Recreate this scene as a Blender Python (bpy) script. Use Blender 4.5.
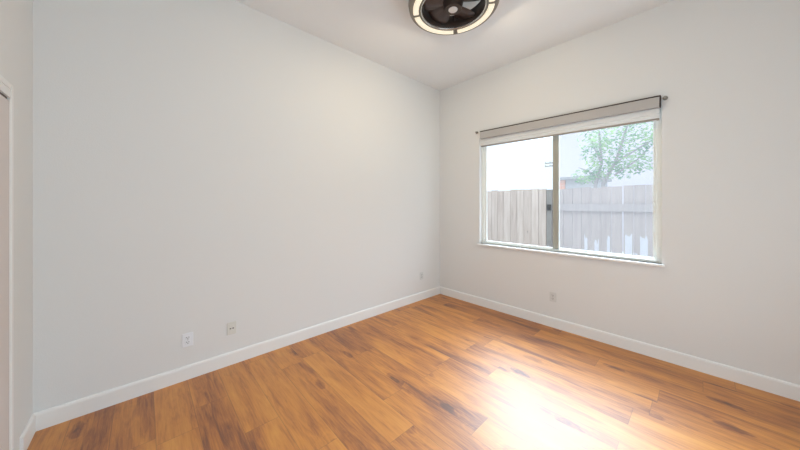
import bpy, bmesh, math, random
from mathutils import Vector, Matrix
R = math.radians
PI = math.pi
random.seed(7)
for o in list(bpy.data.objects):
    bpy.data.objects.remove(o)
S = bpy.context.scene
C = S.collection

# ------------------------------------------------------------------ camera
CAM_H = 1.46
cam_d = bpy.data.cameras.new('camera')
cam = bpy.data.objects.new('camera', cam_d); C.objects.link(cam)
cam.location = (0, 0, CAM_H)
cam.rotation_euler = (R(90), 0, R(47.283 - 90))
cam_d.sensor_fit = 'HORIZONTAL'; cam_d.sensor_width = 36
cam_d.lens = 277.0 / 800 * 36
cam_d.shift_x = 0
cam_d.shift_y = -20.0 / 800
cam_d.clip_start = 0.02; cam_d.clip_end = 200
S.camera = cam

# ------------------------------------------------------------------ world: overcast sky, brighter towards the zenith
W = bpy.data.worlds.new('overcast_sky'); S.world = W; W.use_nodes = True
nt = W.node_tree; nt.nodes.clear()
out = nt.nodes.new('ShaderNodeOutputWorld'); bg = nt.nodes.new('ShaderNodeBackground')
tc = nt.nodes.new('ShaderNodeTexCoord'); sx = nt.nodes.new('ShaderNodeSeparateXYZ')
rmp = nt.nodes.new('ShaderNodeMapRange')
rmp.inputs['From Min'].default_value = 0.20; rmp.inputs['From Max'].default_value = 0.75
rmp.inputs['To Min'].default_value = 1.22; rmp.inputs['To Max'].default_value = 5.5
nt.links.new(tc.outputs['Generated'], sx.inputs[0]); nt.links.new(sx.outputs['Z'], rmp.inputs['Value'])
# added sky glow, like sun behind thin cloud, broad and soft, beyond the left end of the fence
GLOW_AZ, GLOW_EL, GLOW, GLOW_N = R(22), R(31), 19.5, 6.5
dt_ = nt.nodes.new('ShaderNodeVectorMath'); dt_.operation = 'DOT_PRODUCT'
nt.links.new(tc.outputs['Generated'], dt_.inputs[0])
dt_.inputs[1].default_value = (math.cos(GLOW_AZ) * math.cos(GLOW_EL), math.sin(GLOW_AZ) * math.cos(GLOW_EL), math.sin(GLOW_EL))
mx_ = nt.nodes.new('ShaderNodeMath'); mx_.operation = 'MAXIMUM'; mx_.inputs[1].default_value = 0.0
pw_ = nt.nodes.new('ShaderNodeMath'); pw_.operation = 'POWER'; pw_.inputs[1].default_value = GLOW_N
ma_ = nt.nodes.new('ShaderNodeMath'); ma_.operation = 'MULTIPLY_ADD'; ma_.inputs[1].default_value = GLOW
nt.links.new(dt_.outputs['Value'], mx_.inputs[0]); nt.links.new(mx_.outputs[0], pw_.inputs[0])
lo_ = nt.nodes.new('ShaderNodeMapRange'); lo_.inputs['From Min'].default_value = 0.20; lo_.inputs['From Max'].default_value = 0.36
cl_ = nt.nodes.new('ShaderNodeMath'); cl_.operation = 'MULTIPLY'           # fades the added glow out near the horizon
nt.links.new(sx.outputs['Z'], lo_.inputs['Value']); nt.links.new(lo_.outputs[0], cl_.inputs[0]); nt.links.new(pw_.outputs[0], cl_.inputs[1])
nt.links.new(cl_.outputs[0], ma_.inputs[0]); nt.links.new(rmp.outputs[0], ma_.inputs[2])
nt.links.new(ma_.outputs[0], bg.inputs['Strength'])
bg.inputs['Color'].default_value = (0.76, 0.885, 1.0, 1)
nt.links.new(bg.outputs[0], out.inputs[0])

# ------------------------------------------------------------------ fill light added behind the camera, before the solid rear wall
def area(name, loc, rot, sx_, sy_, power, col):
    l = bpy.data.lights.new(name, 'AREA'); l.shape = 'RECTANGLE'; l.size = sx_; l.size_y = sy_
    l.energy = power; l.color = col
    o = bpy.data.objects.new(name, l); C.objects.link(o); o.location = loc; o.rotation_euler = rot
    return o
area('rear_fill_light', (0.9, -1.22, 1.15), (R(103), 0, 0), 2.6, 2.1, 56, (0.70, 0.875, 1.0))
FAN_POWER = 5.6

S.view_settings.view_transform = 'Standard'; S.view_settings.look = 'None'
S.view_settings.gamma = 1; S.view_settings.use_curve_mapping = False
S.view_settings.exposure = 0.12

# ------------------------------------------------------------------ helpers
def new_mat(name):
    m = bpy.data.materials.new(name); m.use_nodes = True
    return m, m.node_tree, m.node_tree.nodes['Principled BSDF']

def mat(name, col, rough=0.5, metal=0.0, spec=0.5, bump=0, bscale=200, var=0, vscale=6, emit=None, estr=0):
    m, t, p = new_mat(name)
    p.inputs['Base Color'].default_value = (*col, 1)
    p.inputs['Roughness'].default_value = rough; p.inputs['Metallic'].default_value = metal
    p.inputs['Specular IOR Level'].default_value = spec
    co = t.nodes.new('ShaderNodeTexCoord')
    if bump:
        n = t.nodes.new('ShaderNodeTexNoise'); n.inputs['Scale'].default_value = bscale; n.inputs['Detail'].default_value = 3
        b = t.nodes.new('ShaderNodeBump'); b.inputs['Strength'].default_value = bump; b.inputs['Distance'].default_value = 0.002
        t.links.new(co.outputs['Object'], n.inputs['Vector'])
        t.links.new(n.outputs['Fac'], b.inputs['Height']); t.links.new(b.outputs['Normal'], p.inputs['Normal'])
    if var:
        n = t.nodes.new('ShaderNodeTexNoise'); n.inputs['Scale'].default_value = vscale; n.inputs['Detail'].default_value = 4
        mx = t.nodes.new('ShaderNodeMix'); mx.data_type = 'RGBA'
        mx.inputs['A'].default_value = (*[c * (1 - var) for c in col], 1)
        mx.inputs['B'].default_value = (*[min(1, c * (1 + var)) for c in col], 1)
        t.links.new(co.outputs['Object'], n.inputs['Vector'])
        t.links.new(n.outputs['Fac'], mx.inputs['Factor']); t.links.new(mx.outputs['Result'], p.inputs['Base Color'])
    if emit:
        p.inputs['Emission Color'].default_value = (*emit, 1); p.inputs['Emission Strength'].default_value = estr
    return m

def obj(name, bm, m, parent=None, smooth=False, bevel=0, seg=2):
    if bevel:
        bmesh.ops.bevel(bm, geom=list(bm.edges), offset=bevel, segments=seg, affect='EDGES', profile=0.5)
    bmesh.ops.recalc_face_normals(bm, faces=bm.faces)
    me = bpy.data.meshes.new(name); bm.to_mesh(me); bm.free()
    if m: me.materials.append(m)
    if smooth:
        for p in me.polygons: p.use_smooth = True
    o = bpy.data.objects.new(name, me); C.objects.link(o)
    if parent: o.parent = parent
    return o

def box(bm, x0, x1, y0, y1, z0, z1):
    r = bmesh.ops.create_cube(bm, size=1)
    for v in r['verts']:
        v.co = Vector(((x0 + x1) / 2 + v.co.x * (x1 - x0), (y0 + y1) / 2 + v.co.y * (y1 - y0), (z0 + z1) / 2 + v.co.z * (z1 - z0)))
    return r['verts']

def bx(*a):
    bm = bmesh.new(); box(bm, *a); return bm

def lathe(bm, prof, n=48, a0=0, a1=2 * PI, close_prof=False):
    full = abs(a1 - a0 - 2 * PI) < 1e-6
    k = n if full else n + 1
    rings = []
    for i in range(k):
        a = a0 + (a1 - a0) * i / n
        rings.append([bm.verts.new((r * math.cos(a), r * math.sin(a), z)) for r, z in prof])
    m = len(prof)
    for i in range(n):
        A = rings[i]; B = rings[(i + 1) % k]
        for j in range(m if close_prof else m - 1):
            q = [A[j], A[(j + 1) % m], B[(j + 1) % m], B[j]]
            try: bm.faces.new(q)
            except ValueError: pass
    if not full and close_prof:
        bm.faces.new(rings[0]); bm.faces.new(rings[-1])
    bmesh.ops.remove_doubles(bm, verts=bm.verts, dist=1e-6)

def cyl(bm, p0, p1, r0, r1=None, n=12):
    r1 = r0 if r1 is None else r1
    p0 = Vector(p0); p1 = Vector(p1); d = p1 - p0
    q = d.to_track_quat('Z', 'Y').to_matrix().to_4x4()
    M = Matrix.Translation((p0 + p1) / 2) @ q
    bmesh.ops.create_cone(bm, cap_ends=True, segments=n, radius1=r0, radius2=r1, depth=d.length, matrix=M)

def extrude_profile(bm, prof, p0, p1, up=Vector((0, 0, 1)), side=None):
    """profile (u,v): u along side, v along up, swept from p0 to p1"""
    A = [bm.verts.new(Vector(p0) + side * u + up * v) for u, v in prof]
    B = [bm.verts.new(Vector(p1) + side * u + up * v) for u, v in prof]
    n = len(prof)
    for i in range(n): bm.faces.new((A[i], A[(i + 1) % n], B[(i + 1) % n], B[i]))
    bm.faces.new(A); bm.faces.new(B)

def empty(name, loc=(0, 0, 0), rz=0):
    o = bpy.data.objects.new(name, None); C.objects.link(o); o.location = loc; o.rotation_euler = (0, 0, rz)
    o.empty_display_size = 0.1
    return o

def tag(o, label=None, cat=None, group=None, kind=None):
    if label: o['label'] = label
    if cat: o['category'] = cat
    if group: o['group'] = group
    if kind: o['kind'] = kind
    return o

def structure(o, label=None, cat=None):
    return tag(o, label, cat, kind='structure')

# ------------------------------------------------------------------ materials
M_wall = mat('painted_drywall', (0.77, 0.782, 0.785), 0.75, spec=0.25, bump=0.35, bscale=160)
M_ceil = mat('ceiling_paint', (0.86, 0.875, 0.885), 0.85, spec=0.2, bump=0.3, bscale=160)
M_trim = mat('white_trim_paint', (0.85, 0.86, 0.86), 0.4, spec=0.4)
M_vinyl = mat('white_vinyl', (0.86, 0.90, 0.88), 0.35, spec=0.5)
M_stile_shade = mat('backlit_stile_shade', (0.40, 0.40, 0.35), 0.5)  # backlit shade of the mullion, put into the colour
M_door = mat('closet_door_paint', (0.71, 0.665, 0.65), 0.5, spec=0.4)
M_track = mat('dark_bronze_track', (0.10, 0.06, 0.03), 0.5, metal=0.3)
M_dark = mat('dark_slot', (0.03, 0.03, 0.035), 0.6)
M_plate = mat('white_plastic', (0.84, 0.87, 0.92), 0.35)
M_ivory = mat('ivory_plastic', (0.72, 0.72, 0.68), 0.4)
M_plate_shaded = mat('shaded_white_plastic', (0.68, 0.70, 0.70), 0.45)  # same white plastic greyed: dimmer light on two outlets put into the colour
M_shade = mat('beige_valance_fabric', (0.48, 0.47, 0.465), 0.8, spec=0.2, bump=0.2, bscale=500)
M_line = mat('valance_gap_shadow', (0.035, 0.022, 0.018), 0.45, metal=0.5)  # dark tone of the shadow line around the valance
M_grey = mat('grey_anodised_metal', (0.36, 0.34, 0.31), 0.4, metal=0.5)
M_pew = mat('pewter_metal', (0.25, 0.225, 0.19), 0.42, metal=0.6, spec=0.5)
M_chrome = mat('polished_chrome', (0.55, 0.54, 0.52), 0.2, metal=1.0)
M_blade = mat('dark_walnut_blade', (0.07, 0.048, 0.042), 0.32, spec=0.5, var=0.3, vscale=30)
M_drum = mat('dark_bronze_drum', (0.06, 0.044, 0.036), 0.38, metal=0.4)
M_cap = mat('brushed_nickel_cap', (0.78, 0.75, 0.72), 0.35, metal=0.4)
M_led = mat('lit_led_lens', (0.5, 0.46, 0.38), 0.4, emit=(1.0, 0.90, 0.68), estr=0.66)

def floor_material():
    m, t, p = new_mat('oak_laminate_planks')
    N = t.nodes; L = t.links
    def math_(op, a, b=None, c=None):
        n = N.new('ShaderNodeMath'); n.operation = op
        for i, v in enumerate((a, b, c)):
            if v is None: continue
            if isinstance(v, (int, float)): n.inputs[i].default_value = v
            else: L.new(v, n.inputs[i])
        return n.outputs[0]
    co = N.new('ShaderNodeTexCoord'); s = N.new('ShaderNodeSeparateXYZ'); L.new(co.outputs['Object'], s.inputs[0])
    PW, PL = 0.21, 1.28
    u = math_('DIVIDE', math_('ADD', s.outputs['X'], -0.053), PW)
    row = math_('FLOOR', u); fu = math_('FRACT', u)
    wn = N.new('ShaderNodeTexWhiteNoise'); wn.noise_dimensions = '1D'; L.new(row, wn.inputs['W'])
    v = math_('ADD', math_('DIVIDE', s.outputs['Y'], PL), math_('MULTIPLY', wn.outputs['Value'], 7.3))
    colm = math_('FLOOR', v); fv = math_('FRACT', v)
    cid = N.new('ShaderNodeCombineXYZ'); L.new(row, cid.inputs[0]); L.new(colm, cid.inputs[1])
    w2 = N.new('ShaderNodeTexWhiteNoise'); w2.noise_dimensions = '3D'; L.new(cid.outputs[0], w2.inputs['Vector'])
    rnd = w2.outputs['Value']; rndc = w2.outputs['Color']
    # per-plank shifted coordinates so that grain breaks at every joint
    off = N.new('ShaderNodeVectorMath'); off.operation = 'SCALE'; L.new(rndc, off.inputs[0]); off.inputs['Scale'].default_value = 37.0
    add = N.new('ShaderNodeVectorMath'); add.operation = 'ADD'; L.new(co.outputs['Object'], add.inputs[0]); L.new(off.outputs[0], add.inputs[1])
    def stretched(sx_, sy_):
        mp = N.new('ShaderNodeMapping'); mp.inputs['Scale'].default_value = (sx_, sy_, 1.0)
        L.new(add.outputs[0], mp.inputs['Vector']); return mp.outputs[0]
    def noise(vec, sc, det=5, dist=0.0, rough=0.55):
        n = N.new('ShaderNodeTexNoise'); n.inputs['Scale'].default_value = sc; n.inputs['Detail'].default_value = det
        n.inputs['Distortion'].default_value = dist; n.inputs['Roughness'].default_value = rough
        L.new(vec, n.inputs['Vector']); return n.outputs['Fac']
    big = noise(stretched(6.0, 1.0), 1.0, 3, 0.6)         # broad heartwood patches
    fig = noise(stretched(16.0, 1.7), 1.7, 8, 1.0, 0.62)         # cathedral figure
    fine = noise(stretched(60.0, 2.2), 2.0, 5, 0.4, 0.65)       # fine pores
    # knots
    vo = N.new('ShaderNodeTexVoronoi'); vo.inputs['Scale'].default_value = 1.0
    mpk = N.new('ShaderNodeMapping'); mpk.inputs['Scale'].default_value = (4.6, 1.9, 1)
    L.new(add.outputs[0], mpk.inputs['Vector'])
    nd = N.new('ShaderNodeTexNoise'); nd.inputs['Scale'].default_value = 14; L.new(add.outputs[0], nd.inputs['Vector'])
    mixv = N.new('ShaderNodeVectorMath'); mixv.operation = 'MULTIPLY_ADD'
    L.new(nd.outputs['Color'], mixv.inputs[0]); mixv.inputs[1].default_value = (0.26, 0.26, 0); L.new(mpk.outputs[0], mixv.inputs[2])
    L.new(mixv.outputs[0], vo.inputs['Vector'])
    kn = N.new('ShaderNodeMapRange'); kn.inputs['From Min'].default_value = 0.02; kn.inputs['From Max'].default_value = 0.24
    kn.inputs['To Min'].default_value = 1; kn.inputs['To Max'].default_value = 0; kn.interpolation_type = 'SMOOTHSTEP'
    L.new(vo.outputs['Distance'], kn.inputs['Value'])
    # tone
    tone = math_('ADD', math_('MULTIPLY', math_('SUBTRACT', big, 0.5), 1.15), math_('MULTIPLY', math_('SUBTRACT', fig, 0.5), 0.85))
    tone = math_('ADD', tone, math_('MULTIPLY', math_('SUBTRACT', fine, 0.5), 0.5))
    tone = math_('ADD', tone, math_('MULTIPLY', math_('SUBTRACT', rnd, 0.5), 0.30))
    tone = math_('ADD', tone, 0.54)
    tone = math_('SUBTRACT', tone, math_('MULTIPLY', kn.outputs[0], 0.42))
    ring = math_('MULTIPLY', math_('SINE', math_('MULTIPLY', vo.outputs['Distance'], 70.0)), math_('MAXIMUM', math_('SUBTRACT', 0.075, math_('MULTIPLY', vo.outputs['Distance'], 0.16)), 0.0))
    tone = math_('ADD', tone, ring)
    cr = N.new('ShaderNodeValToRGB'); L.new(tone, cr.inputs['Fac'])
    e = cr.color_ramp.elements
    e[0].position = 0.0; e[0].color = (0.0890, 0.0205, 0.0021, 1)
    e[1].position = 1.0; e[1].color = (0.6895, 0.3067, 0.0452, 1)
    for pos, c in ((0.22, (0.2112, 0.0542, 0.0053, 1)), (0.42, (0.4004, 0.1329, 0.0139, 1)), (0.62, (0.5560, 0.2095, 0.0234, 1))):
        q = e.new(pos); q.color = c
    # seams
    du = math_('MULTIPLY', math_('MINIMUM', fu, math_('SUBTRACT', 1.0, fu)), PW)
    dv = math_('MULTIPLY', math_('MINIMUM', fv, math_('SUBTRACT', 1.0, fv)), PL)
    dd = math_('MINIMUM', du, dv)
    sm = N.new('ShaderNodeMapRange'); sm.inputs['From Min'].default_value = 0.0006; sm.inputs['From Max'].default_value = 0.0026
    sm.inputs['To Min'].default_value = 0.62; sm.inputs['To Max'].default_value = 1.0; L.new(dd, sm.inputs['Value'])
    mul = N.new('ShaderNodeMix'); mul.data_type = 'RGBA'; mul.blend_type = 'MULTIPLY'; mul.inputs['Factor'].default_value = 1
    L.new(cr.outputs['Color'], mul.inputs['A']); L.new(sm.outputs[0], mul.inputs['B'])
    L.new(mul.outputs['Result'], p.inputs['Base Color'])
    rr = N.new('ShaderNodeMapRange'); rr.inputs['To Min'].default_value = 0.52; rr.inputs['To Max'].default_value = 0.48
    L.new(tone, rr.inputs['Value']); L.new(rr.outputs[0], p.inputs['Roughness'])
    p.inputs['Specular IOR Level'].default_value = 1.0
    p.inputs['Coat Weight'].default_value = 0.45; p.inputs['Coat Roughness'].default_value = 0.45; p.inputs['Coat IOR'].default_value = 1.55
    b = N.new('ShaderNodeBump'); b.inputs['Strength'].default_value = 0.25; b.inputs['Distance'].default_value = 0.001
    L.new(math_('ADD', math_('MULTIPLY', sm.outputs[0], 2.0), fine), b.inputs['Height']); L.new(b.outputs['Normal'], p.inputs['Normal'])
    return m
M_floor = floor_material()

def pane_material(name, haze, hcol, gloss=0.05):
    """clear pane (or mesh) with a translucent share for haze"""
    m = bpy.data.materials.new(name); m.use_nodes = True; t = m.node_tree; t.nodes.clear()
    o = t.nodes.new('ShaderNodeOutputMaterial'); tr = t.nodes.new('ShaderNodeBsdfTransparent')
    tl = t.nodes.new('ShaderNodeBsdfTranslucent'); tl.inputs['Color'].default_value = (*hcol, 1)
    mx = t.nodes.new('ShaderNodeMixShader'); mx.inputs[0].default_value = haze
    t.links.new(tr.outputs[0], mx.inputs[1]); t.links.new(tl.outputs[0], mx.inputs[2])
    if gloss:
        g = t.nodes.new('ShaderNodeBsdfGlossy'); g.inputs['Roughness'].default_value = 0.02
        m2 = t.nodes.new('ShaderNodeMixShader'); m2.inputs[0].default_value = gloss
        t.links.new(mx.outputs[0], m2.inputs[1]); t.links.new(g.outputs[0], m2.inputs[2]); t.links.new(m2.outputs[0], o.inputs[0])
    else:
        t.links.new(mx.outputs[0], o.inputs[0])
    return m
M_glass = pane_material('window_glass', 0.006, (0.95, 1, 1), 0.03)
M_screen = pane_material('insect_screen_mesh', 0.09, (0.96, 0.95, 1.0), 0)

# ------------------------------------------------------------------ room shell
XB, YA, XC, YD, ZC = 3.59, 2.917, -0.528, -1.35, 3.35
T = 0.16
OY0, OY1, OZ0, OZ1 = 0.245, 2.178, 0.90, 2.44             # window opening
structure(obj('floor', bx(XC - T, XB + T, YD - T, YA + T, -0.12, 0), M_floor))
structure(obj('ceiling', bx(XC - T, XB + T, YD - T, YA + T, ZC, ZC + 0.15), M_ceil))
structure(obj('wall_left', bx(XC - T, XB + T, YA, YA + T, 0, ZC), M_wall))
bm = bmesh.new()
box(bm, XB, XB + T, YD, OY0, 0, ZC); box(bm, XB, XB + T, OY1, YA, 0, ZC)
box(bm, XB, XB + T, OY0, OY1, 0, OZ0); box(bm, XB, XB + T, OY0, OY1, OZ1, ZC)
structure(obj('wall_right', bm, M_wall))
CY0, CY1, CZ = 0.70, 2.470, 2.058                           # closet opening in the wall at the camera's back
bm = bmesh.new()
box(bm, XC - T, XC, CY1, YA, 0, ZC); box(bm, XC - T, XC, YD, CY0, 0, ZC); box(bm, XC - T, XC, CY0, CY1, CZ, ZC)
box(bm, XC - T - 0.02, XC - T, CY0, CY1, 0, CZ)
structure(obj('wall_back', bm, M_wall))
DX0, DX1, DZ = -0.4, 2.2, 2.75
structure(obj('wall_rear', bx(XC - T, XB + T, YD - T, YD, 0, ZC), M_wall))

# baseboards with an eased top edge
BP = [(0, 0), (0.014, 0), (0.014, 0.100), (0.011, 0.112), (0.006, 0.117), (0, 0.117)]
bm = bmesh.new(); extrude_profile(bm, BP, (XC, YA, 0), (XB, YA, 0), side=Vector((0, -1, 0)))
structure(obj('baseboard_left', bm, M_trim))
bm = bmesh.new(); extrude_profile(bm, BP, (XB, YD, 0), (XB, YA - 0.014, 0), side=Vector((-1, 0, 0)))
structure(obj('baseboard_right', bm, M_trim))
bm = bmesh.new(); extrude_profile(bm, BP, (XC, 2.66, 0), (XC, YA - 0.014, 0), side=Vector((1, 0, 0)))
structure(obj('baseboard_back', bm, M_trim))

# closet casing, header fascia and sliding door
cas = empty('trim_1', (XC, CY1, 0)); structure(cas)
def rel(o, root):
    o.matrix_parent_inverse = Matrix.Translation(-root.location)
CW = 0.044
bm = bmesh.new()
for (u0, u1, th) in ((0.0, CW, 0.009), (0.010, CW - 0.010, 0.012)):
    box(bm, XC, XC + th, CY1 + u0, CY1 + u1, 0, CZ + u1)
rel(obj('side_casing', bm, M_trim, cas, bevel=0.0015), cas)
bm = bmesh.new()
for (u0, u1, th) in ((0.0, CW, 0.009), (0.010, CW - 0.010, 0.012)):
    box(bm, XC, XC + th, CY0 - 0.05, CY1 - 0.0005, CZ + u0, CZ + u1)
rel(obj('head_casing', bm, M_trim, cas, bevel=0.0015), cas)
rel(obj('fascia', bx(XC - 0.010, XC + 0.0115, CY0, CY1 - 0.001, CZ - 0.034, CZ - 0.001), M_trim, cas, bevel=0.0015), cas)
rel(obj('jamb', bx(XC - 0.13, XC - 0.028, CY1 - 0.005, CY1 - 0.001, 0, CZ - 0.036), M_trim, cas), cas)
rel(obj('sliding_track', bx(XC - 0.12, XC - 0.012, CY0, CY1 - 0.006, CZ - 0.032, CZ - 0.002), M_track, cas), cas)
dr = empty('door_1', (XC - 0.06, CY1 - 0.017, 0)); structure(dr)
bm = bmesh.new(); box(bm, XC - 0.026, XC + 0.006, 1.55, CY1 - 0.0015, 0.012, CZ - 0.050)
rel(obj('door_panel', bm, M_door, dr, bevel=0.002), dr)
rel(obj('door_rail', bx(XC - 0.024, XC - 0.001, 1.55, CY1 - 0.0065, CZ - 0.0495, CZ - 0.033), M_track, dr), dr)
dr2 = structure(obj('door_2', bx(XC - 0.118, XC - 0.084, CY0 + 0.002, 1.62, 0.012, CZ - 0.042), M_door, bevel=0.002))

# ------------------------------------------------------------------ window
win = empty('window_1', (XB + 0.08, (OY0 + OY1) / 2, OZ0)); structure(win)
def wpart(name, bm, m, **k):
    o = obj(name, bm, m, win, **k); rel(o, win); return o
FX0, FX1 = XB + 0.055, XB + 0.135
fw = 0.042; fb = 0.024
bm = bmesh.new()
box(bm, FX0, FX1, OY0, OY0 + fw, OZ0, OZ1); box(bm, FX0, FX1, OY1 - fw, OY1, OZ0, OZ1)
box(bm, FX0, FX1, OY0 + fw, OY1 - fw, OZ0, OZ0 + fb); box(bm, FX0, FX1, OY0 + fw, OY1 - fw, OZ1 - fw, OZ1)
wpart('frame', bm, M_vinyl, bevel=0.002)
MY = 1.185
def sash(x0, x1, y0, y1, wa, wb):
    bm = bmesh.new(); z0, z1 = OZ0 + fb, OZ1 - fw
    box(bm, x0, x1, y0, y0 + wa, z0, z1); box(bm, x0, x1, y1 - wb, y1, z0, z1); w = 0.018
    box(bm, x0, x1, y0 + wa, y1 - wb, z0, z0 + w); box(bm, x0, x1, y0 + wa, y1 - wb, z1 - w, z1)
    return bm
w1 = wpart('sash', sash(FX0 + 0.012, FX0 + 0.036, MY - 0.036, OY1 - fw, 0.046, 0.030), M_vinyl, bevel=0.002)
w2 = wpart('sash', sash(FX0 + 0.040, FX0 + 0.064, OY0 + fw, MY + 0.036, 0.026, 0.046), M_vinyl, bevel=0.002)
def pane(name, x, y0, y1, z0, z1, m, th=0.004):
    return wpart(name, bx(x, x + th, y0, y1, z0, z1), m)
def sheet(name, x, y0, y1, z0, z1, m):
    bm = bmesh.new(); bm.faces.new([bm.verts.new(c) for c in ((x, y0, z0), (x, y1, z0), (x, y1, z1), (x, y0, z1))])
    return wpart(name, bm, m)
sheet('pane', FX0 + 0.024, MY + 0.010, OY1 - fw - 0.03, OZ0 + fb + 0.018, OZ1 - fw - 0.018, M_glass)
sheet('pane', FX0 + 0.052, OY0 + fw + 0.026, MY - 0.010, OZ0 + fb + 0.018, OZ1 - fw - 0.018, M_glass)
sc = sheet('insect_screen', FX1 - 0.006, OY0 + fw, MY + 0.012, OZ0 + fb, OZ1 - fw, M_screen)
tag(sc, 'pale hazy insect screen over the right half')
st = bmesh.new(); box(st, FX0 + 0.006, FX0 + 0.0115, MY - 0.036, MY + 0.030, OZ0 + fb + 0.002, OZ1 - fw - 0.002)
tag(wpart('meeting_stile_shade', st, M_stile_shade, bevel=0.001), 'grey-green strip of painted backlit shade where the two panes meet')
bm = bmesh.new()
box(bm, XB - 0.032, FX0, OY0 - 0.022, OY1 + 0.022, OZ0 - 0.022, OZ0)
structure(obj('trim_2', bm, M_trim, bevel=0.003))          # the stool board under the window

# ------------------------------------------------------------------ window shade
SY0, SY1 = 0.258, 2.146
sh = tag(empty('window_shade', (XB - 0.02, (SY0 + SY1) / 2, 2.40)),
         'rolled-up window shade with beige valance and white fabric band across the window top', 'window shade')
def spart(name, bm, m, parent=sh, **k):
    o = obj(name, bm, m, parent, **k)
    if parent is sh: rel(o, sh)
    return o
XF = XB - 0.048
bm = bmesh.new(); box(bm, XF, XB - 0.002, SY0, SY1, 2.395, 2.492)
tag(spart('valance', bm, M_shade, bevel=0.004), 'beige fabric covered valance')
bm = bmesh.new()
box(bm, XF - 0.002, XB - 0.002, SY0, SY1, 2.493, 2.502)
box(bm, XF - 0.002, XB - 0.002, SY0 - 0.008, SY0 - 0.001, 2.395, 2.502)
spart('edge_shadow', bm, M_line)  # shadow gap at the valance's top and end, painted as dark strips
mf, tf, pf = new_mat('white_shade_fabric')
tf.nodes.clear()
o_ = tf.nodes.new('ShaderNodeOutputMaterial'); d_ = tf.nodes.new('ShaderNodeBsdfDiffuse'); t_ = tf.nodes.new('ShaderNodeBsdfTranslucent')
d_.inputs['Color'].default_value = (0.88, 0.89, 0.89, 1); t_.inputs['Color'].default_value = (0.85, 0.88, 0.88, 1)
x_ = tf.nodes.new('ShaderNodeMixShader'); x_.inputs[0].default_value = 0.24
tf.links.new(d_.outputs[0], x_.inputs[1]); tf.links.new(t_.outputs[0], x_.inputs[2]); tf.links.new(x_.outputs[0], o_.inputs[0])
bm = bmesh.new()                                            # the fabric hangs over a roller: front layer bulges a little
prof = [(0.004, 2.40), (0.000, 2.375), (0.000, 2.345), (0.006, 2.335), (0.000, 2.325), (0.002, 2.300), (0.022, 2.300), (0.022, 2.40)]
extrude_profile(bm, prof, (XB - 0.012, SY0 + 0.002, 0), (XB - 0.012, 2.164, 0), side=Vector((1, 0, 0)))
spart('fabric', bm, mf)
bm = bmesh.new(); cyl(bm, (XB + 0.000, SY0 + 0.002, 2.292), (XB + 0.000, SY1 - 0.002, 2.2935), 0.012, n=14)
spart('bottom_rail', bm, M_grey)

sh.rotation_euler.x = R(0.95)
for (ky, kz) in ((2.222, 2.505), (0.222, 2.478)):
    bm = bmesh.new(); cyl(bm, (XB - 0.0005, ky, kz), (XB - 0.006, ky, kz), 0.019, n=24); cyl(bm, (XB - 0.006, ky, kz), (XB - 0.030, ky, kz), 0.011, 0.015, n=24)
    cyl(bm, (XB - 0.030, ky, kz), (XB - 0.036, ky, kz), 0.015, 0.010, n=24)
    tag(spart('end_bracket', bm, M_grey), 'small round grey bracket')

# ------------------------------------------------------------------ wall plates
def outlet(name, loc, rz, label, kind, m=None):
    """built facing -Y, back on the wall at y=0"""
    r = tag(empty(name, loc, rz), label, 'wall outlet' if kind == 'duplex' else 'wall plate')
    w, h = (0.0375, 0.056)
    m = m or (M_plate if kind == 'duplex' else M_ivory)
    bm = bmesh.new(); box(bm, -w, w, -0.007, 0, -h, h); obj('cover_plate', bm, m, r, bevel=0.003)
    if kind == 'duplex':
        for s in (-1, 1):
            bm = bmesh.new()
            vs = box(bm, -0.0165, 0.0165, -0.010, -0.0068, s * 0.0195 - 0.014, s * 0.0195 + 0.014)
            so = obj('socket', bm, m, r, bevel=0.0014)
            bm = bmesh.new(); zc = s * 0.0195
            box(bm, -0.009, -0.0055, -0.0106, -0.0098, zc - 0.001, zc + 0.009)
            box(bm, 0.0055, 0.009, -0.0106, -0.0098, zc - 0.001, zc + 0.008)
            cyl(bm, (0, -0.0098, zc - 0.0075), (0, -0.0106, zc - 0.0075), 0.003, n=12)
            obj('slots', bm, M_dark, so)
        bm = bmesh.new(); cyl(bm, (0, -0.0068, 0), (0, -0.0084, 0), 0.0035, n=12); obj('screw', bm, M_grey, r)
    else:
        bm = bmesh.new(); box(bm, -0.0170, 0.0170, -0.0095, -0.0068, -0.034, 0.034); ins = obj('insert', bm, m, r, bevel=0.001)
        for s in (-1, 1):
            bm = bmesh.new(); box(bm, s * 0.0105 - 0.006, s * 0.0105 + 0.006, -0.0112, -0.0093, -0.005, 0.005)
            tag(obj('port', bm, M_dark, ins, bevel=0.0008), 'small dark port')
        for s in (-1, 1):
            bm = bmesh.new(); cyl(bm, (0, -0.0068, s * 0.048), (0, -0.0084, s * 0.048), 0.0032, n=12); obj('screw', bm, m, r)
    return r
outlet('wall_outlet', (0.268, YA, 0.330), 0, 'white double power outlet on the left wall, nearest the closet', 'duplex')
outlet('wall_jack_plate', (0.589, YA, 0.331), 0, 'ivory wall plate with two small dark ports, right of the near outlet', 'jack')
outlet('wall_outlet', (3.143, YA, 0.368), 0, 'white double power outlet on the left wall next to the far corner', 'duplex', M_plate_shaded)
outlet('wall_outlet', (XB, 1.192, 0.362), -PI / 2, 'white double power outlet below the window, on the window wall', 'duplex', M_plate_shaded)

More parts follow.
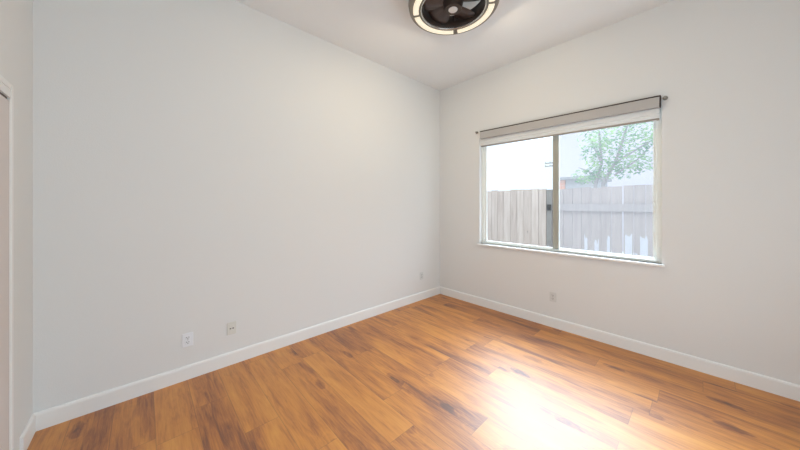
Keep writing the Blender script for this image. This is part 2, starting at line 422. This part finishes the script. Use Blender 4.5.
# ------------------------------------------------------------------ ceiling fan with light ring
FXc, FYc, FZ = 1.921, 1.419, 3.12
fan = tag(empty('ceiling_fan', (FXc, FYc, ZC)), 'round bronze caged ceiling fan with four glowing curved light segments', 'ceiling fan')
dz = FZ - ZC
bm = bmesh.new()
lathe(bm, [(0.372, dz + 0.012), (0.362, dz), (0.345, dz - 0.002), (0.281, dz - 0.002), (0.272, dz + 0.006), (0.272, dz + 0.085),
           (0.285, dz + 0.098), (0.355, dz + 0.098), (0.372, dz + 0.085), (0.378, dz + 0.045)], n=96, close_prof=True)
obj('housing_ring', bm, M_pew, fan, smooth=True)
bm = bmesh.new()
lathe(bm, [(0.2715, dz + 0.004), (0.2715, dz + 0.12), (0.262, dz + 0.12), (0.262, dz + 0.012)], n=96, close_prof=True)
tag(obj('inner_drum', bm, M_drum, fan, smooth=True), 'dark inner drum around the blades')
bm = bmesh.new()
lathe(bm, [(0.276, dz - 0.004), (0.268, dz - 0.006), (0.2615, dz - 0.002), (0.2615, dz + 0.006), (0.270, dz + 0.004)], n=96, close_prof=True)
tag(obj('chrome_rim', bm, M_chrome, fan, smooth=True), 'thin bright chrome rim')
a_gap = R(47.283 - 15)
for k in range(4):
    a0 = a_gap + k * PI / 2 + R(3.6); a1 = a_gap + (k + 1) * PI / 2 - R(3.6)
    bm = bmesh.new(); lathe(bm, [(0.290, dz + 0.002), (0.290, dz - 0.008), (0.300, dz - 0.012), (0.328, dz - 0.012), (0.338, dz - 0.008), (0.338, dz + 0.002)], n=26, a0=a0, a1=a1, close_prof=True)
    tag(obj('light_segment', bm, M_led, fan, smooth=True), 'glowing cream light segment')
    a = a_gap + k * PI / 2
    bm = bmesh.new(); cyl(bm, (0.285 * math.cos(a), 0.285 * math.sin(a), dz + 0.06), (0.085 * math.cos(a), 0.085 * math.sin(a), -0.035), 0.009, n=10)
    obj('strut', bm, M_drum, fan)
bm = bmesh.new(); lathe(bm, [(0, 0), (0.13, 0), (0.13, -0.02), (0.11, -0.045), (0, -0.045)], n=48); obj('canopy', bm, M_drum, fan, smooth=False)
bm = bmesh.new(); lathe(bm, [(0, -0.045), (0.075, -0.045), (0.085, -0.07), (0.085, dz + 0.045), (0.07, dz - 0.006), (0, dz - 0.006)], n=40); obj('motor', bm, M_drum, fan)
bm = bmesh.new(); lathe(bm, [(0.038, dz - 0.005), (0.038, dz - 0.009), (0.034, dz - 0.013), (0.012, dz - 0.015), (0, dz - 0.015)], n=32)
tag(obj('hub_cap', bm, M_cap, fan, smooth=True), 'pale metal hub cap')
for k in range(5):
    a = R(78) + k * 2 * PI / 5
    bm = bmesh.new()
    n = 8; top = []
    pit = R(16)
    for i in range(n + 1):
        r = 0.07 + (0.252 - 0.07) * i / n
        w = 0.040 + 0.068 * math.sin(PI * 0.5 * min(1, i / n * 1.1))
        row = []
        for s in (-1, -0.33, 0.33, 1):
            tt = s * w * (1 - 0.25 * (i / n) ** 6)
            z = dz + 0.055 + tt * math.sin(pit) - 0.006 * (1 - s * s)
            p = Vector((r - 0.02 * s * s * (i / n) ** 3, tt * math.cos(pit), z)); p.rotate(Matrix.Rotation(a, 3, 'Z'))
            row.append(p)
        top.append(row)
    A = [[bm.verts.new(p + Vector((0, 0, 0.0025))) for p in row] for row in top]
    B = [[bm.verts.new(p - Vector((0, 0, 0.0025))) for p in row] for row in top]
    for i in range(n):
        for j in range(3):
            bm.faces.new((A[i][j], A[i][j + 1], A[i + 1][j + 1], A[i + 1][j])); bm.faces.new((B[i][j], B[i + 1][j], B[i + 1][j + 1], B[i][j + 1]))
        for j in (0, 3): bm.faces.new((A[i][j], A[i + 1][j], B[i + 1][j], B[i][j]))
    for j in range(3):
        for i in (0, n): bm.faces.new((A[i][j], A[i][j + 1], B[i][j + 1], B[i][j]))
    obj('blade', bm, M_blade, fan, smooth=True)
for k in range(4):                                          # the light each glowing segment throws outwards
    a = a_gap + (k + 0.5) * PI / 2
    ll = bpy.data.lights.new('segment_light', 'AREA'); ll.shape = 'RECTANGLE'; ll.size = 0.5; ll.size_y = 0.05; ll.energy = FAN_POWER; ll.color = (1.0, 0.83, 0.58)
    lo = bpy.data.objects.new('segment_light', ll); C.objects.link(lo)
    lo.location = (FXc + 0.395 * math.cos(a), FYc + 0.395 * math.sin(a), FZ + 0.02)
    lo.rotation_euler = Vector((math.cos(a), math.sin(a), -1.5)).to_track_quat('-Z', 'Z').to_euler()

# ------------------------------------------------------------------ outdoors
M_ground = mat('packed_gravel', (0.42, 0.42, 0.41), 0.95, bump=0.6, bscale=40, var=0.3, vscale=25)
GZ = -0.25
structure(obj('ground', bx(XB + T + 0.02, 60, -30, 50, GZ - 0.1, GZ), M_ground))

def wood_mat(name, base, light):
    m, t, p = new_mat(name); N = t.nodes; L = t.links
    co = N.new('ShaderNodeTexCoord'); mp = N.new('ShaderNodeMapping'); mp.inputs['Scale'].default_value = (14, 14, 1.1)
    L.new(co.outputs['Object'], mp.inputs[0])
    n = N.new('ShaderNodeTexNoise'); n.inputs['Scale'].default_value = 1.6; n.inputs['Detail'].default_value = 7; n.inputs['Distortion'].default_value = 0.6
    L.new(mp.outputs[0], n.inputs['Vector'])
    # per-board tone: boards are 0.14 m wide along Y
    s = N.new('ShaderNodeSeparateXYZ'); L.new(co.outputs['Object'], s.inputs[0])
    d = N.new('ShaderNodeMath'); d.operation = 'DIVIDE'; L.new(s.outputs['Y'], d.inputs[0]); d.inputs[1].default_value = 0.1386
    fl = N.new('ShaderNodeMath'); fl.operation = 'FLOOR'; L.new(d.outputs[0], fl.inputs[0])
    wn = N.new('ShaderNodeTexWhiteNoise'); wn.noise_dimensions = '1D'; L.new(fl.outputs[0], wn.inputs['W'])
    a = N.new('ShaderNodeMath'); a.operation = 'MULTIPLY_ADD'; L.new(wn.outputs['Value'], a.inputs[0]); a.inputs[1].default_value = 0.22
    L.new(n.outputs['Fac'], a.inputs[2])
    cr = N.new('ShaderNodeValToRGB'); L.new(a.outputs[0], cr.inputs['Fac'])
    cr.color_ramp.elements[0].position = 0.25; cr.color_ramp.elements[0].color = (*base, 1)
    cr.color_ramp.elements[1].position = 0.95; cr.color_ramp.elements[1].color = (*light, 1)
    vo = N.new('ShaderNodeTexVoronoi'); vo.inputs['Scale'].default_value = 3.2
    mk = N.new('ShaderNodeMapping'); mk.inputs['Scale'].default_value = (1, 1.6, 0.9); L.new(co.outputs['Object'], mk.inputs[0]); L.new(mk.outputs[0], vo.inputs['Vector'])
    kr = N.new('ShaderNodeMapRange'); kr.inputs['From Min'].default_value = 0.03; kr.inputs['From Max'].default_value = 0.09
    kr.inputs['To Min'].default_value = 0.45; kr.inputs['To Max'].default_value = 1; L.new(vo.outputs['Distance'], kr.inputs['Value'])
    mu = N.new('ShaderNodeMix'); mu.data_type = 'RGBA'; mu.blend_type = 'MULTIPLY'; mu.inputs['Factor'].default_value = 1
    L.new(cr.outputs['Color'], mu.inputs['A']); L.new(kr.outputs[0], mu.inputs['B'])
    L.new(mu.outputs['Result'], p.inputs['Base Color']); p.inputs['Roughness'].default_value = 0.9
    p.inputs['Specular IOR Level'].default_value = 0.15
    return m
M_fence = wood_mat('weathered_fence_wood', (0.2446, 0.1955, 0.1671), (0.4001, 0.3405, 0.2996))
M_rail = wood_mat('bleached_rail_wood', (0.1658, 0.1405, 0.1290), (0.2146, 0.1844, 0.1692))
M_fence2 = wood_mat('silvered_fence_wood', (0.1544, 0.1255, 0.1114), (0.2375, 0.1963, 0.1743))
M_post = mat('grey_post_wood', (0.1521, 0.1395, 0.1266), 0.9, var=0.35, vscale=14)
M_black = mat('rusty_iron', (0.0253, 0.0232, 0.0232), 0.6, metal=0.5)
M_white = mat('pale_patch_tone', (0.2800, 0.2800, 0.2907), 0.8)  # pale tone of the ragged patches low on the boards

XFn = 5.5
fen = tag(empty('wooden_fence', (XFn, 1.9, GZ)), 'weathered grey-brown board fence standing outside the window', 'fence')
def fpart(name, bm, m, **k):
    o = obj(name, bm, m, fen, **k); rel(o, fen); return o
BW = 0.1386
rf = random.Random(3)
def boards(y0, y1, x, top, skip=()):
    bm = bmesh.new(); i = math.floor(y0 / BW)
    while i * BW < y1:
        a = i * BW + 0.003; b = (i + 1) * BW - 0.003
        if i in skip: b -= 0.012
        t = top + rf.uniform(-0.012, 0.012)
        if a >= y0 - 0.02 and b <= y1 + 0.02:
            box(bm, x, x + 0.019, a, b, GZ + 0.03, t)
        i += 1
    return bm
fpart('near_side_boards', boards(1.95, 6.6, XFn, 1.765), M_fence)
fpart('post', bx(XFn - 0.01, XFn + 0.085, 1.845, 1.935, GZ, 1.745), M_post, bevel=0.004)
fpart('far_side_boards', boards(-2.6, 1.84, XFn + 0.045, 1.755, skip=(5,)), M_fence2)
fpart('post', bx(XFn + 0.066, XFn + 0.156, -0.72, -0.63, GZ, 1.70), M_post, bevel=0.004)
fpart('rail', bx(XFn, XFn + 0.040, -2.6, 1.842, 1.355, 1.475), M_rail, bevel=0.004)
fpart('rail', bx(XFn, XFn + 0.040, -2.6, 1.842, 0.10, 0.20), M_rail, bevel=0.004)
fpart('rail', bx(XFn + 0.021, XFn + 0.060, 1.937, 6.6, 1.355, 1.475), M_rail, bevel=0.004)
fpart('rail', bx(XFn + 0.021, XFn + 0.060, 1.937, 6.6, 0.10, 0.20), M_rail, bevel=0.004)
lt = bmesh.new(); box(lt, XFn - 0.022, XFn - 0.011, 1.855, 1.925, 1.36, 1.47); box(lt, XFn - 0.030, XFn - 0.011, 1.87, 1.90, 1.40, 1.43)
tag(fpart('latch', lt, M_black, bevel=0.002), 'small dark iron latch on the post')
def ragged_slab(y0, y1, z1, seed):  # thin pale slab with a ragged top, set against the boards
    q = random.Random(seed); bm = bmesh.new(); n = 7
    topz = [z1 + q.uniform(-0.05, 0.04) for _ in range(n + 1)]
    x0, x1 = XFn + 0.0425, XFn + 0.0449
    F = [(y0 + (y1 - y0) * i / n) for i in range(n + 1)]
    tf_ = [bm.verts.new((x0, F[i], topz[i])) for i in range(n + 1)]; bf_ = [bm.verts.new((x0, F[i], 0.22)) for i in range(n + 1)]
    tb_ = [bm.verts.new((x1, F[i], topz[i])) for i in range(n + 1)]; bb_ = [bm.verts.new((x1, F[i], 0.22)) for i in range(n + 1)]
    for i in range(n):
        bm.faces.new((bf_[i], bf_[i + 1], tf_[i + 1], tf_[i])); bm.faces.new((bb_[i], tb_[i], tb_[i + 1], bb_[i + 1]))
        bm.faces.new((tf_[i], tf_[i + 1], tb_[i + 1], tb_[i])); bm.faces.new((bf_[i], bb_[i], bb_[i + 1], bf_[i + 1]))
    bm.faces.new((bf_[0], tf_[0], tb_[0], bb_[0])); bm.faces.new((bf_[n], bb_[n], tb_[n], tf_[n]))
    return bm
for i, (a, b, z) in enumerate(((0.712, 0.800, 0.99), (0.530, 0.620, 0.97), (1.14, 1.20, 0.86), (0.645, 0.69, 0.72), (1.30, 1.345, 0.93), (0.99, 1.03, 0.93))):
    tag(fpart('pale_patch', ragged_slab(a, b, z, i), M_white), 'ragged white patch on the boards')

# neighbouring house
M_stucco = mat('pale_stucco', (0.3323, 0.3110, 0.3319), 0.95, spec=0.1, bump=0.5, bscale=50)
hs = tag(empty('neighbour_house', (13, 0.3, GZ)), 'pale stucco house rising behind the fence and the tree', 'house')
o = obj('wall', bx(13, 19, -4.5, 4.25, GZ, 5.2), M_stucco, hs); rel(o, hs)
bm = bmesh.new()
pr = [(12.6, 5.2), (19.4, 5.2), (16, 6.6)]
A = [bm.verts.new((x, -4.9, z)) for x, z in pr]; B = [bm.verts.new((x, 4.65, z)) for x, z in pr]
bm.faces.new(A); bm.faces.new(B)
for i in range(3): bm.faces.new((A[i], A[(i + 1) % 3], B[(i + 1) % 3], B[i]))
o = obj('roof', bm, mat('grey_shingles', (0.1266, 0.1266, 0.1266), 0.9, var=0.3, vscale=8), hs); rel(o, hs)

# low grey outbuilding with a brick corner beyond the fence
def brick_mat():
    m, t, p = new_mat('orange_brick'); co = t.nodes.new('ShaderNodeTexCoord'); b = t.nodes.new('ShaderNodeTexBrick')
    mp = t.nodes.new('ShaderNodeMapping'); mp.inputs['Rotation'].default_value = (R(90), 0, R(90)); t.links.new(co.outputs['Object'], mp.inputs[0]); t.links.new(mp.outputs[0], b.inputs[0])
    b.inputs['Color1'].default_value = (0.3168, 0.1266, 0.0759, 1); b.inputs['Color2'].default_value = (0.3549, 0.1647, 0.1014, 1)
    b.inputs['Mortar'].default_value = (0.2787, 0.2535, 0.228, 1); b.inputs['Scale'].default_value = 4.5
    t.links.new(b.outputs[0], p.inputs[0]); p.inputs['Roughness'].default_value = 0.9
    return m
M_side = mat('grey_siding', (0.2154, 0.2154, 0.2154), 0.9, var=0.1)
sd = tag(empty('garden_shed', (9.5, 2.5, GZ)), 'low grey shed with an orange brick corner, its top showing over the fence', 'shed')
def sp(name, bm, m, **k):
    o = obj(name, bm, m, sd, **k); rel(o, sd); return o
bm = bmesh.new(); box(bm, 9.5, 11, 2.03, 2.80, GZ, 2.22)
z = GZ + 0.02
while z < 2.1:
    box(bm, 9.485, 9.5, 2.03, 2.80, z, z + 0.115); z += 0.13
sp('siding', bm, M_side)
tag(sp('brick_corner', bx(9.47, 11, 2.805, 3.05, GZ, 2.22), brick_mat()), 'orange brick corner')
sp('roof_slab', bx(9.36, 11.2, 1.95, 3.12, 2.222, 2.31), mat('grey_roofing', (0.1521, 0.1521, 0.1521), 0.9), bevel=0.01)

# utility pole
up = tag(empty('utility_pole', (40, 13.0, GZ)), 'distant utility pole with two crossarms, mostly hidden behind the window mullion', 'utility pole')
M_pole = mat('pole_wood', (0.1773, 0.1773, 0.1647), 0.9)
bm = bmesh.new(); cyl(bm, (0, 0, 0), (0, 0, 7.7), 0.16, 0.11, n=16); obj('pole', bm, M_pole, up)
for z in (6.85, 7.25):
    bm = bmesh.new(); box(bm, -0.18, -0.06, -1.25, 1.25, z, z + 0.13); ca = obj('crossarm', bm, M_pole, up)
    for y in (-1.15, -0.6, 0.6, 1.15):
        bm = bmesh.new(); cyl(bm, (-0.12, y, z + 0.13), (-0.12, y, z + 0.28), 0.05, 0.03, n=8); obj('insulator', bm, M_pole, ca)

# tree
def leaf_mat():
    m = bpy.data.materials.new('spring_leaves'); m.use_nodes = True; t = m.node_tree; t.nodes.clear()
    o = t.nodes.new('ShaderNodeOutputMaterial'); d = t.nodes.new('ShaderNodeBsdfDiffuse'); l = t.nodes.new('ShaderNodeBsdfTranslucent')
    co = t.nodes.new('ShaderNodeTexCoord'); n = t.nodes.new('ShaderNodeTexNoise'); n.inputs['Scale'].default_value = 3.5; n.inputs['Detail'].default_value = 3
    cr = t.nodes.new('ShaderNodeValToRGB'); cr.color_ramp.elements[0].position = 0.36; cr.color_ramp.elements[1].position = 0.64
    cr.color_ramp.elements[0].color = (0.0355, 0.1217, 0.0607, 1); cr.color_ramp.elements[1].color = (0.1723, 0.2839, 0.1013, 1)
    t.links.new(co.outputs['Object'], n.inputs[0]); t.links.new(n.outputs[0], cr.inputs[0])
    t.links.new(cr.outputs[0], d.inputs[0]); t.links.new(cr.outputs[0], l.inputs[0])
    x = t.nodes.new('ShaderNodeMixShader'); x.inputs[0].default_value = 0.5
    t.links.new(d.outputs[0], x.inputs[1]); t.links.new(l.outputs[0], x.inputs[2]); t.links.new(x.outputs[0], o.inputs[0])
    return m
tr = tag(empty('garden_tree', (8.0, 1.45, GZ)), 'light green leafy tree with slim grey trunks beyond the fence', 'tree')
M_bark = mat('grey_bark', (0.1521, 0.1395, 0.1266), 0.95, var=0.3, vscale=12)
rt = random.Random(11)
def limb(name, pts, r0, r1):
    bm = bmesh.new()
    for i in range(len(pts) - 1):
        a = r0 + (r1 - r0) * i / (len(pts) - 1); b = r0 + (r1 - r0) * (i + 1) / (len(pts) - 1)
        cyl(bm, pts[i], pts[i + 1], a, b, n=10)
    return obj(name, bm, M_bark, tr)
limb('trunk', [(0, 0.26, 0), (0.02, 0.27, 1.2), (0, 0.26, 2.2), (0.0, 0.14, 2.7), (0.05, 0.20, 3.5)], 0.055, 0.02)
limb('trunk', [(0, 0.16, 0), (0, 0.13, 1.2), (0, 0.11, 2.2), (0.04, -0.15, 2.8), (0.05, -0.35, 3.6)], 0.065, 0.02)
for a, b, c in (((0, 0.1, 2.3), (0.0, 0.42, 2.55), (0, 0.62, 2.65)), ((0, -0.1, 2.4), (0, -0.5, 2.7), (0, -0.8, 3.05)), ((0, -0.13, 2.7), (0, -0.75, 3.1), (0, -1.25, 3.3)), ((0, 0.14, 2.7), (0.1, 0.3, 3.1), (0.1, 0.4, 3.4))):
    limb('branch', [a, b, c], 0.022, 0.008)
bm = bmesh.new()
clusters = [(0, 0.50, 2.42, .26, .20), (0, 0.28, 2.50, .24, .20), (0.05, 0.0, 2.55, .30, .25), (0, -0.30, 2.55, .32, .26), (0, -0.55, 2.62, .28, .22),
            (0.1, 0.30, 2.95, .34, .30), (0, -0.1, 3.0, .45, .35), (0, -0.55, 2.98, .42, .34), (0, -0.95, 3.05, .38, .28), (0, -1.30, 3.15, .32, .25),
            (0, 0.30, 3.30, .36, .32), (0, -0.1, 3.45, .55, .40), (0, -0.7, 3.45, .55, .40), (0, -1.25, 3.5, .45, .35), (0, -0.3, 3.9, .6, .4), (0, -0.9, 3.9, .5, .4)]
for (cx_, cy_, cz_, rr_, rz_) in clusters:
    for _ in range(int(520 * rr_)):
        while True:
            p = Vector((rt.uniform(-1, 1), rt.uniform(-1, 1), rt.uniform(-1, 1)))
            if p.length < 1: break
        p = Vector((cx_ + p.x * rr_, cy_ + p.y * rr_, cz_ + p.z * rz_))
        L = rt.uniform(0.06, 0.11); w = L * 0.42
        rot = Matrix.Rotation(rt.uniform(0, 2 * PI), 3, 'Z') @ Matrix.Rotation(rt.uniform(-1.2, 1.2), 3, 'X') @ Matrix.Rotation(rt.uniform(-0.6, 0.9), 3, 'Y')
        v = [bm.verts.new(p + rot @ Vector(q)) for q in ((0, 0, 0), (L * .5, w * .5, -.008), (L, 0, -.02), (L * .5, -w * .5, -.008))]
        bm.faces.new((v[0], v[1], v[2])); bm.faces.new((v[0], v[2], v[3]))
obj('foliage', bm, leaf_mat(), tr)
